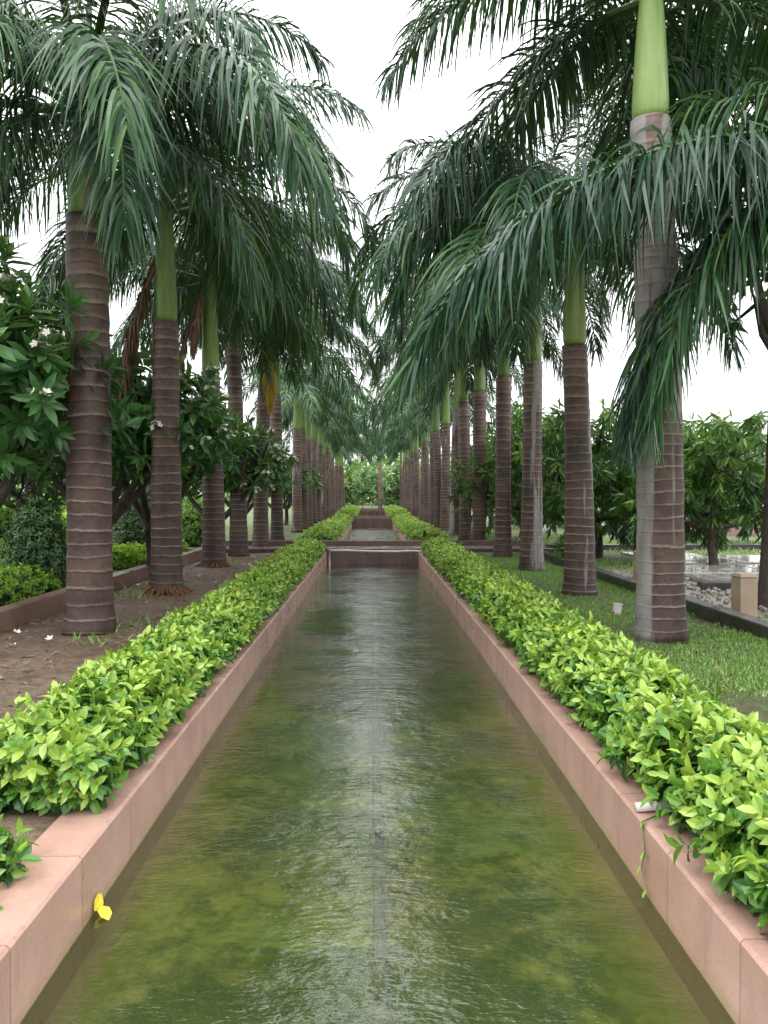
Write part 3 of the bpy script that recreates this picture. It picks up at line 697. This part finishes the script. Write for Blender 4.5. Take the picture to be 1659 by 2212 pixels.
right = [
 (2.82, 7.75, 5.0, 6.25, .215, 'nearest palm on the right, tall trunk with grey streak and yellow green shaft', [(168,'B',.9),(150,'C',.88),(-170,'A',1.0),(60,'B',1.0),(100,'C',1.0),(-60,'B',1.0),(0,'B',1.0),(130,'B',1),(80,'D',.9),(-110,'A',1),(115,'D',.9),(35,'C',.95),(125,'D',1.0),(55,'D',1.0),(15,'D',.95)], (), False),
 (2.98, 11.4, 3.57, 5.1, .2, 'second palm in the right row, short trunk under large drooping fronds', [(-140,'G',1.03),(-118,'G',.9),(-158,'G',.98),(-150,'D',1.12),(-133,'D',1.12),(178,'C',.98),(160,'B',1.0),(-170,'B',.95),(-50,'B',1.15),(-30,'C',1.12),(-62,'B',1.12),(0,'B',1.1),(20,'D',1.0),(60,'B',1.0),(110,'C',1.0),(140,'D',1.0),(-138,'C',1.05),(90,'B',1),(-40,'C',1.1),(40,'D',1),(-178,'G',.95),(-15,'G',1.0),(-75,'B',1.1)], (), False),
 (3.05, 15.2, 4.0, 5.9, .2, 'third palm in the right row, smooth greyish trunk', None, (), False),
 (3.06, 18.6, 4.2, 6.2, .19, 'fourth palm in the right row, thin dark trunk before the cross wall', None, (), False),
 (3.05, 22.7, 4.4, 6.3, .195, 'fifth palm in the right row, dark trunk just past the cross wall', None, (), False),
 (3.03, 25.9, 4.6, 6.4, .195, 'sixth palm in the right row, evenly ringed trunk', None, (), False),
 (3.03, 29.0, 4.5, 6.4, .195, 'seventh palm in the right row, pale lichen on its trunk', None, (), False),
 (3.03, 33.0, 4.4, 6.2, .195, 'eighth palm in the right row, beside the middle basin', None, (), False)]
for i, (x, y, hb, h2, r, lab, fr, dead, rt) in enumerate(right):
    palm(x, y, hb, h2, r, lab, None, fr, seed=31+i, dead=dead, roots=rt, nf=19 if i < 5 else 16, tm={0: 'trunk_grey', 1: 'trunk_grey_right', 2: 'trunk_grey_right', 6: 'trunk_grey'}.get(i, 'trunk'), low=i > 4)
for side, y0 in ((-1, 39.0), (1, 36.8)):
    nm = 'left' if side < 0 else 'right'
    for i in range(13):
        y = y0+i*3.7
        palm(3.05*side+random.uniform(-.1, .1), y, random.uniform(4.0, 4.9), random.uniform(5.8, 6.7), .195,
             'one of the distant palms closing up toward the end of the %s row' % nm, 'distant palms at the far end of the %s row' % nm, None, seed=60+i+100*(side > 0), nf=14, low=True)
palm(.95, 93, 6.2, 7.8, .24, 'lone palm at the end of the avenue, its trunk in line with the canal', None, None, seed=301, low=True)
palm(5.2, 6.9, 3.4, 4.5, .2, 'palm beyond the right frame edge, its long frond hanging before the nearest right palm',
     None, [(187,'K',1.05),(181,'K',1.05),(178,'H',1.0),(170,'H',.98),(164,'H',.95),(186,'H',.97),(152,'H',.95),(160,'C',1.0),(60,'B',1),(0,'C',1),(-60,'C',1),(-90,'D',.85),(30,'B',1),(-120,'B',.8),(20,'D',1)], seed=303)

# ---------------------------------------------------------------- broadleaf trees
def tree_meshes(seed, ells, n, k, L, W, droop, mat, th=1.2, tr=.09, prof=PROF4, nb=24, th0=15, th1=90, hang=0.0, inner=.35, t0=.3):
    global rng
    keep = rng; rng = np.random.default_rng(seed); rr = random.Random(seed)
    Ps, As = [], []
    tot = sum(e[3]*e[3]*e[4]**.5 for e in ells)
    for (cx, cy, cz, rx, rz) in ells:
        m = int(n*rx*rx*rz**.5/tot)
        v = norm(rng.normal(0, 1, (m, 3))); q = np.where(rng.random(m) < inner, rng.uniform(.4, .85, m), rng.uniform(.85, 1.06, m))
        q = q*(1+.14*np.sin(v[:, 0]*6+cx)*np.cos(v[:, 2]*5+cy)+.1*np.sin(v[:, 1]*9))
        P = np.stack([cx+v[:, 0]*q*rx, cy+v[:, 1]*q*rx, cz+v[:, 2]*q*rz], 1)
        Ps.append(P); As.append(v + np.array([0, 0, .5-hang]) + rng.normal(0, .3, (m, 3)))
    P = np.concatenate(Ps); A = np.concatenate(As)
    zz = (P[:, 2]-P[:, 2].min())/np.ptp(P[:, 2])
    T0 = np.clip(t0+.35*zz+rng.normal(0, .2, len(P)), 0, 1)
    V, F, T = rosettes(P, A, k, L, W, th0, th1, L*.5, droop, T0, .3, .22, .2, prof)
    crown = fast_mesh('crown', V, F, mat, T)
    b = MB(); top = Vector((rr.uniform(-.1, .1), rr.uniform(-.1, .1), th))
    b.tube([(0, 0, -.02), (top.x*.4+.03, top.y*.4, th*.5), tuple(top)], [tr*1.3, tr, tr*.85], 10)
    forks = []
    for i in range(5):
        a = i*1.2566+rr.uniform(-.3, .3)
        e = ells[i % len(ells)]
        tgt = Vector((e[0]+math.cos(a)*e[3]*.4, e[1]+math.sin(a)*e[3]*.4, e[2]-e[4]*.25))
        mid = top.lerp(tgt, .5)+Vector((rr.uniform(-.1, .1), rr.uniform(-.1, .1), -.08))
        b.tube([tuple(top), tuple(mid), tuple(tgt)], [tr*.7, tr*.5, tr*.36], 7); forks.append(tgt)
    for i in range(nb*3):
        p = Vector(P[rr.randrange(len(P))]); f = min(forks, key=lambda q: (q-p).length)
        mid = f.lerp(p, .5)+Vector((rr.uniform(-.08, .08), rr.uniform(-.08, .08), -.1))
        b.tube([tuple(f), tuple(mid), tuple(p)], [tr*.33, tr*.24, tr*.14], 5, False)
    tm = b.mesh('trunk', M['bark'], True)
    rng = keep
    return tm, crown, P, A
def place_tree(kind, ms, x, y, rz, label, group=None, s=1.0, cat='tree'):
    root = empty(kind, (x, y, -.03), rz, label, cat, group); root.scale = (s, s, s)
    link('trunk', ms[0], root); link('crown', ms[1], root)
    return root

def blossom(nf=9, r=.055):
    V, F = [], []; mi = []
    rr = random.Random(3)
    for j in range(nf):
        c = Vector((rr.uniform(-.1, .1), rr.uniform(-.1, .1), rr.uniform(0, .08))) if nf > 1 else Vector((0, 0, 0))
        ax = Vector((c.x*6, c.y*6, .5)).normalized() if nf > 1 else Vector((0, 0, 1))
        u = ax.cross(Vector((1, .2, 0))).normalized(); w_ = ax.cross(u)
        for p in range(5):
            a = p*1.2566; d = u*math.cos(a)+w_*math.sin(a); e = u*math.cos(a+1.57)+w_*math.sin(a+1.57)
            b0 = len(V)
            V += [tuple(c), tuple(c+d*r*.6+e*r*.32+ax*.012), tuple(c+d*r*1.05+e*r*.1+ax*.02), tuple(c+d*r*.55-e*r*.36+ax*.008)]
            F.append((b0, b0+1, b0+2, b0+3)); mi.append(0)
        b0 = len(V); q = .011 if nf > 1 else .008
        V += [tuple(c+u*q+ax*.006), tuple(c+w_*q+ax*.006), tuple(c-u*q+ax*.006), tuple(c-w_*q+ax*.006)]; F.append((b0, b0+1, b0+2, b0+3)); mi.append(1)
        if nf > 1:
            for (dx, dy) in ((.004, 0), (0, .004)):
                b0 = len(V); d3 = Vector((dx, dy, 0)); s0 = Vector((0, 0, -.12))
                V += [tuple(s0-d3), tuple(s0+d3), tuple(c+d3), tuple(c-d3)]; F.append((b0, b0+1, b0+2, b0+3)); mi.append(2)
    return fast_mesh('blossom', np.array(V), np.array(F), [M['petal'], M['petal_c'], M['rachis']], None, False, mi)
BL = blossom(); B1 = blossom(1, .042)

fvar = [
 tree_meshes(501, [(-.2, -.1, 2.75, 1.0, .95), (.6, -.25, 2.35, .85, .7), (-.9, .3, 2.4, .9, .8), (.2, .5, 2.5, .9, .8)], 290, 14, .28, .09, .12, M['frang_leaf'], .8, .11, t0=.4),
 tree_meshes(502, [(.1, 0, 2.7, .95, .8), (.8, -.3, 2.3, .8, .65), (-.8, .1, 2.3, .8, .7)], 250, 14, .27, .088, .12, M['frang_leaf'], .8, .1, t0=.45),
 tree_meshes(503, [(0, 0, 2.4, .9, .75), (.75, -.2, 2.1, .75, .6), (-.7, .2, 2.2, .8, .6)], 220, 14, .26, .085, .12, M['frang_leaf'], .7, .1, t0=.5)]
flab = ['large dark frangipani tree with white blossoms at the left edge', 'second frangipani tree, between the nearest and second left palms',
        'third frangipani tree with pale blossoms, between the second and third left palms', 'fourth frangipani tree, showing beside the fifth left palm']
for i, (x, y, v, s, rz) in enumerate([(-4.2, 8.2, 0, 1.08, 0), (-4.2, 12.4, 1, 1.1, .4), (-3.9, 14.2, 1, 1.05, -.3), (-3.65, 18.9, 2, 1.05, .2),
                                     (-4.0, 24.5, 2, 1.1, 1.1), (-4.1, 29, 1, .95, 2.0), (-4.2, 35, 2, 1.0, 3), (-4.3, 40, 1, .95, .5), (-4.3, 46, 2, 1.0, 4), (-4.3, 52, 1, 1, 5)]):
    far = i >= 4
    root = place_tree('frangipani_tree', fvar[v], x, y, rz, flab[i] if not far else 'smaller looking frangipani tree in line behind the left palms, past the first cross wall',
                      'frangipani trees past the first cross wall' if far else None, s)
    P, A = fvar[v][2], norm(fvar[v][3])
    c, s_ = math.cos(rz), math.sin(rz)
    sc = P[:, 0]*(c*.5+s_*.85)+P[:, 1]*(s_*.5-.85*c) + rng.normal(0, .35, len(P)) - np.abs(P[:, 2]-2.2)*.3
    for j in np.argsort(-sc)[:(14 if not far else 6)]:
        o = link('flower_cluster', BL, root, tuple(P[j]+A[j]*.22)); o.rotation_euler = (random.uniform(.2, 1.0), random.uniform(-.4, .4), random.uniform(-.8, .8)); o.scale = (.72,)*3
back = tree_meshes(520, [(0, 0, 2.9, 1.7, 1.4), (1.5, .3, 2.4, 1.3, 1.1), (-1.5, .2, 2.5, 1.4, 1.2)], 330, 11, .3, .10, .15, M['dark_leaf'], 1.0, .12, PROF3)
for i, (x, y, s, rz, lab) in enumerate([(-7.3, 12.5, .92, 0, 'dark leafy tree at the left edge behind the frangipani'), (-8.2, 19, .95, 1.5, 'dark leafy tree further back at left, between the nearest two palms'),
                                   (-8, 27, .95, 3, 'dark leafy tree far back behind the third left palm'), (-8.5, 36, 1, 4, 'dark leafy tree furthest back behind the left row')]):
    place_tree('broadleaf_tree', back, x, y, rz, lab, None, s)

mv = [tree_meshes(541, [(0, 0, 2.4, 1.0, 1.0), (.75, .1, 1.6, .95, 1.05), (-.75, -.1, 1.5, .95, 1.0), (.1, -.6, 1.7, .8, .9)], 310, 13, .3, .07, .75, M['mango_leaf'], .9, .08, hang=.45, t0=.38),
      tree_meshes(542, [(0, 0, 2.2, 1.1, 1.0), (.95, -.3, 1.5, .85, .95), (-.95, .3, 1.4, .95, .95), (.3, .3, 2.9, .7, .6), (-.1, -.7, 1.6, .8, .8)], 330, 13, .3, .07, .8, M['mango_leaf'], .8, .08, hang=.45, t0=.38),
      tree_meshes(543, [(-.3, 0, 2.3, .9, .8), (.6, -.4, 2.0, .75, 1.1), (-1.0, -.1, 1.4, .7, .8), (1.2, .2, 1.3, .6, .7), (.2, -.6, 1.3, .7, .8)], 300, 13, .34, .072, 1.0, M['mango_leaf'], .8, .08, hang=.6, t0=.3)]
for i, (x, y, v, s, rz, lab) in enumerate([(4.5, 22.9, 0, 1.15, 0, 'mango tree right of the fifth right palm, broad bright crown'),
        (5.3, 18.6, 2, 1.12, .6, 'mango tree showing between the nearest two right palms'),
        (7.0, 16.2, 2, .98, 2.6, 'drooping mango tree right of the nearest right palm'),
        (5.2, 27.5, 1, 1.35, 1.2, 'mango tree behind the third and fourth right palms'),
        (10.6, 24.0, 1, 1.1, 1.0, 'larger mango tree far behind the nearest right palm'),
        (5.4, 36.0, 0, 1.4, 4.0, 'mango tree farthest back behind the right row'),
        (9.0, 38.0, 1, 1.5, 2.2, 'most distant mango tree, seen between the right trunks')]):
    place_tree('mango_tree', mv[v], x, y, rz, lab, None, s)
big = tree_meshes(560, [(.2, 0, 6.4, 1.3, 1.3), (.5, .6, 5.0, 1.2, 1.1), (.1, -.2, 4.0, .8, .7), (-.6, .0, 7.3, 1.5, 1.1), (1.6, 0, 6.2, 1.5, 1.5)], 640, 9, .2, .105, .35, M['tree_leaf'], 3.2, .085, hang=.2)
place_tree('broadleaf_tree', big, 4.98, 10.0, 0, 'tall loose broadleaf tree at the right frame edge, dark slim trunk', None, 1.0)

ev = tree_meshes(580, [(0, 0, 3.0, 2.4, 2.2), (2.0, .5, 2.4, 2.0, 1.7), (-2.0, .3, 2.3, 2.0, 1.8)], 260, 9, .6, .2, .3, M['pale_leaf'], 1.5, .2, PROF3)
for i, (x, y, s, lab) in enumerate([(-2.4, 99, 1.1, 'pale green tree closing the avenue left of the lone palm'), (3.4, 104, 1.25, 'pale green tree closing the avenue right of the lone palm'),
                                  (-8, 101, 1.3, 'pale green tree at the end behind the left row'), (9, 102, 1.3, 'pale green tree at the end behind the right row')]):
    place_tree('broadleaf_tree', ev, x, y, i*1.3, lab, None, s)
n = 5200
a = rng.uniform(R(8), R(172), n); d = rng.uniform(118, 150, n)
hh = 4.5+2.5*np.sin(a*17)+1.5*np.sin(a*41+1)
P = np.stack([np.cos(a)*d, np.sin(a)*d, rng.random(n)**.8*hh], 1)
A = norm(rng.normal(0, 1, (n, 3))+np.array([0, -.7, .6]))
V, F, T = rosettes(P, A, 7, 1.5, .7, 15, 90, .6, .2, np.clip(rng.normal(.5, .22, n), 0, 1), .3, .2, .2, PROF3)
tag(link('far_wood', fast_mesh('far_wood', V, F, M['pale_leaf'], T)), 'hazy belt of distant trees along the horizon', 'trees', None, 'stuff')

# ---------------------------------------------------------------- grass
n = 86000
x = rng.uniform(1.8, 3.85, n); y = 4+16*rng.random(n)**1.15
patch = np.sin(x*2.3+y*.9)+np.sin(y*1.7-x*1.1)+.6*np.sin(x*5.1+y*3.3)
keep = (patch + rng.normal(0, .6, n) - np.where(y < 9, (9-y)*.2, 0)) > -1.25
x, y = x[keep], y[keep]; n = len(x)
P = np.stack([x, y, np.full(n, -.02)], 1)
D = np.stack([rng.normal(0, .45, n), rng.normal(0, .45, n), np.ones(n)], 1)
V, F, T = leaves(P, D, rng.normal(0, 1, (n, 3)), rng.uniform(.025, .065, n), rng.uniform(.004, .008, n), .3, .2, rng.random(n), PROF3)
tag(link('grass', fast_mesh('grass', V, F, M['grass'], T)), 'short green grass on the lawn between the right hedge and kerb', 'grass', None, 'stuff')
n = 26000
x = np.concatenate([rng.uniform(4.2, 12, n//2), rng.uniform(-3.8, -1.9, n//8), rng.uniform(2.1, 5, n//4)])
y = np.concatenate([rng.uniform(13, 30, n//2), rng.uniform(5, 19, n//8), rng.uniform(22.6, 40, n//4)])
pt = np.sin(x*1.9+y*.7)+np.sin(y*1.3-x*1.4); k_ = pt > np.where(x < 0, .9, -.3); x, y = x[k_], y[k_]; n = len(x)
V, F, T = leaves(np.stack([x, y, np.full(n, -.03)], 1), np.stack([rng.normal(0, .5, n), rng.normal(0, .5, n), np.ones(n)], 1), rng.normal(0, 1, (n, 3)), rng.uniform(.05, .13, n), rng.uniform(.01, .02, n), .4, .2, rng.random(n), PROF3)
tag(link('weeds', fast_mesh('weeds', V, F, M['grass'], T)), 'sparse tufts of weeds and rough grass around the walls and gravel', 'grass', None, 'stuff')
n = 1300
P = np.stack([np.concatenate([rng.uniform(-3.8, -1.9, 1100), rng.uniform(1.95, 3.8, 200)]), np.concatenate([rng.uniform(4.5, 19, 1100), rng.uniform(5, 12, 200)]), rng.uniform(.022, .034, n)], 1)
V, F, T = leaves(P, np.stack([rng.normal(0, 1, n), rng.normal(0, 1, n), rng.normal(0, .08, n)], 1), np.stack([rng.normal(0, .2, n), rng.normal(0, .2, n), np.ones(n)], 1), rng.uniform(.04, .12, n), rng.uniform(.015, .035, n), .25, .3, rng.random(n), PROF3)
tag(link('leaf_litter', fast_mesh('leaf_litter', V, F, M['palm_dead'], T)), 'brown leaf litter strewn over the bare soil and lawn', 'leaf litter', None, 'stuff')
pb = MB(); rr = random.Random(5)
for i in range(1500):
    px, py, s = rr.uniform(4.2, 9), rr.uniform(7.5, 14), rr.uniform(.015, .045)
    b0 = len(pb.v); a0 = rr.uniform(0, 6)
    for (zz, q) in ((-.02, .8), (s*.35, 1), (s*.8, .6)):
        for j in range(5): pb.v.append((px+math.cos(a0+j*1.257)*s*q*rr.uniform(.8, 1.2), py+math.sin(a0+j*1.257)*s*q, zz))
    for l_ in range(2):
        for j in range(5):
            q0 = b0+l_*5+j; q1 = b0+l_*5+(j+1) % 5; pb.f.append((q0, q1, q1+5, q0+5))
    pb.f.append(tuple(b0+10+j for j in range(5)))
tag(pb.build('pebbles', M['pebble']), 'loose grey pebbles beyond the dark kerb', 'pebbles', None, 'stuff')

for i in range(46):
    yy = 5.2+13*random.random()**1.4; xx = random.uniform(-3.75, -1.95)
    o = link('fallen_blossom', B1, None, (xx, yy, .03)); o.rotation_euler = (random.uniform(-.5, .5), random.uniform(-.5, .5), random.uniform(0, 6)); o.scale = (random.uniform(.8, 1.1),)*3
    tag(o, 'white blossom fallen on the bare soil at the left', 'flower', 'white blossoms fallen on the soil')

# ---------------------------------------------------------------- small things
root = empty('water_pipe', (0, 19.55, 0), 0, 'thin white plastic pipe laid across the far end of the near basin', 'pipe')
p = MB(); p.tube([(-1.04, 0, .085), (-.6, 0, .085), (0, .0, .062), (.6, 0, .058), (1.0, 0, .07), (1.38, 0, .05)], .024, 10); p.build('cross_pipe', M['pvc'], root, smooth=True)
p = MB(); p.tube([(-1.04, 0, .06), (-1.04, 0, -.41)], .022, 10); p.build('drop_pipe', M['pvc'], root, smooth=True)
p = MB(); p.tube([(-1.04, 0, .04), (-1.045, 0, .085), (-1.0, 0, .087)], .031, 10); p.build('elbow', M['pvc'], root, smooth=True)
p = MB(); p.tube([(.8, 0, .064), (.95, 0, .068)], .031, 10); p.build('coupling', M['pvc'], root, smooth=True)
p = MB(); n = 14
p.tube([(1.17, 3.5, .022), (1.17, 3.5, .022), (1.44, 3.53, .03)], [.021, .021, .021], n, False)
p.tube([(1.171, 3.5, .022), (1.40, 3.53, .028)], [.016, .016], n, True)
tag(p.build('pipe_end', M['pvc'], smooth=True), 'short white pipe end poking out of the right hedge onto the coping', 'pipe')
p = MB(); p.lathe([(.05, -.03), (.052, .11), (.056, .112), (.056, .122), (.044, .122), (.042, .03)], 18, (0, 0))
o = p.build('pipe_stub', M['pvc'], None, (2.93, 9.5, 0), smooth=False); o.rotation_euler = (0, .12, 0)
tag(o, 'small white plastic pipe stub standing on the lawn', 'pipe')
root = empty('fountain_pipe', (.03, 0, -.405), 0, 'long grey supply pipe under the water along the middle of the canal', 'pipe')
p = MB(); p.tube([(0, -3.5, 0), (0, 19.8, 0)], .028, 12); p.build('supply_pipe', M['hose'], root, smooth=True)
for yy in (4.0, 16.5):
    p = MB(); p.lathe([(.016, -.01), (.016, .08), (.02, .082), (.02, .118), (.01, .124)], 12); p.build('nozzle', M['nozzle'], root, (0, yy, 0))
def one_leaf(name, loc, d, nrm, L, W, mat, label, cat):
    V, F, T = leaves(np.array([[0, 0, 0.]]), np.array([d], float), np.array([nrm], float), L, W, .1, .15, np.array([.5]))
    o = link(name, fast_mesh(name, V, F, mat, T), None, loc); return tag(o, label, cat)
one_leaf('fallen_leaf', (WL+.012, 3.20, -.265), (.12, .9, .35), (1, -.5, .3), .085, .06, M['yellow_leaf'], 'upper of two yellow leaves stuck to the left canal wall', 'leaf')
one_leaf('fallen_leaf', (WL+.03, 3.23, -.262), (.5, -.6, -.22), (.4, -.5, .8), .08, .055, M['yellow_leaf'], 'lower of two yellow leaves, at the water edge by the left canal wall', 'leaf')
root = empty('creeper', (1.17, 3.3, 0), 0, 'thin creeper with tiny leaves trailing over the right coping', 'plant')
p = MB(); p.tube([(.16, .18, .02), (.05, .12, .012), (-.012, .08, .008), (-.016, .03, -.1), (-.02, .06, -.18), (-.014, .0, -.26)], [.004, .004, .0035, .003, .0025, .0015], 6); p.build('stem', M['rachis'], root, smooth=True)
for dx, dy, dz in ((-.02, .03, -.1), (-.022, .06, -.17), (0, .09, .012), (-.016, .01, -.25)):
    V, F, T = leaves(np.array([[0, 0, 0.]]), np.array([[-.5, -.5, -.4]]), np.array([[-1, 0, .5]]), .045, .03, .1, .2, np.array([.9]))
    link('leaf', fast_mesh('leaf', V, F, M['hedge_leaf'], T), root, (dx, dy, dz))
def bollard(x, y, label, s=1.0):
    root = empty('bollard', (x, y, -.03), .08, label, 'bollard'); root.scale = (s, s, s)
    b = MB(); b.box(-.105, .105, -.105, .105, 0, .48, .015); b.build('post', M['beige'], root)
    b = MB(); b.box(-.11, .11, -.11, .11, .481, .52, .03); b.build('cap', M['beige'], root)
bollard(4.42, 9.4, 'square beige stone bollard in the gravel at the right edge')
bollard(4.55, 13.4, 'square beige stone bollard half hidden behind the nearest right palm')
bollard(4.75, 24.4, 'small distant beige stone bollard beside the third right palm')
def pedestal(x, y, s, label):
    root = empty('stone_urn', (x, y, -.03), 0, label, 'urn'); root.scale = (s, s, s)
    b = MB(); b.box(-.36, .36, -.36, .36, 0, .12, .02); b.box(-.28, .28, -.28, .28, .121, .2, .02); b.build('plinth', M['white_stone'], root)
    b = MB(); b.lathe([(.2, .2), (.12, .28), (.09, .45), (.12, .55), (.2, .6)], 20); b.build('stem', M['white_stone'], root, smooth=True)
    b = MB(); b.lathe([(.12, .6), (.3, .68), (.4, .82), (.43, .92), (.39, .93), (.3, .8), (.05, .74)], 24); b.build('bowl', M['white_stone'], root, smooth=True)
pedestal(7.2, 33, .75, 'white stone urn on the grass right of the fourth right palm')
pedestal(8.5, 27.5, .55, 'smaller white stone urn right of the second right palm')
root = empty('metal_fence', (0, 84, -.03), 0, 'dark metal fence closing the far end of the avenue', 'fence')
for z in (.55, 1.05): b = MB(); b.box(-7, 7, -.025, .025, z, z+.06); b.build('rail', M['black'], root)
for i in range(15): b = MB(); b.box(-7+i-.03, -7+i+.03, -.035, .035, 0, 1.18); b.build('post', M['black'], root)
o = link('fallen_frond', frond_mesh('fallen_frond', 77, 8, -6, 2.0, [M['palm_dead'], M['palm_dead']], nl=40, llen=.4, g0=.1, g1=.4), None, (2.9, 30.5, .02)); o.rotation_euler = (0, 0, R(200))
tag(o, 'dry brown palm frond fallen on the ground right of the middle basin', 'palm frond')
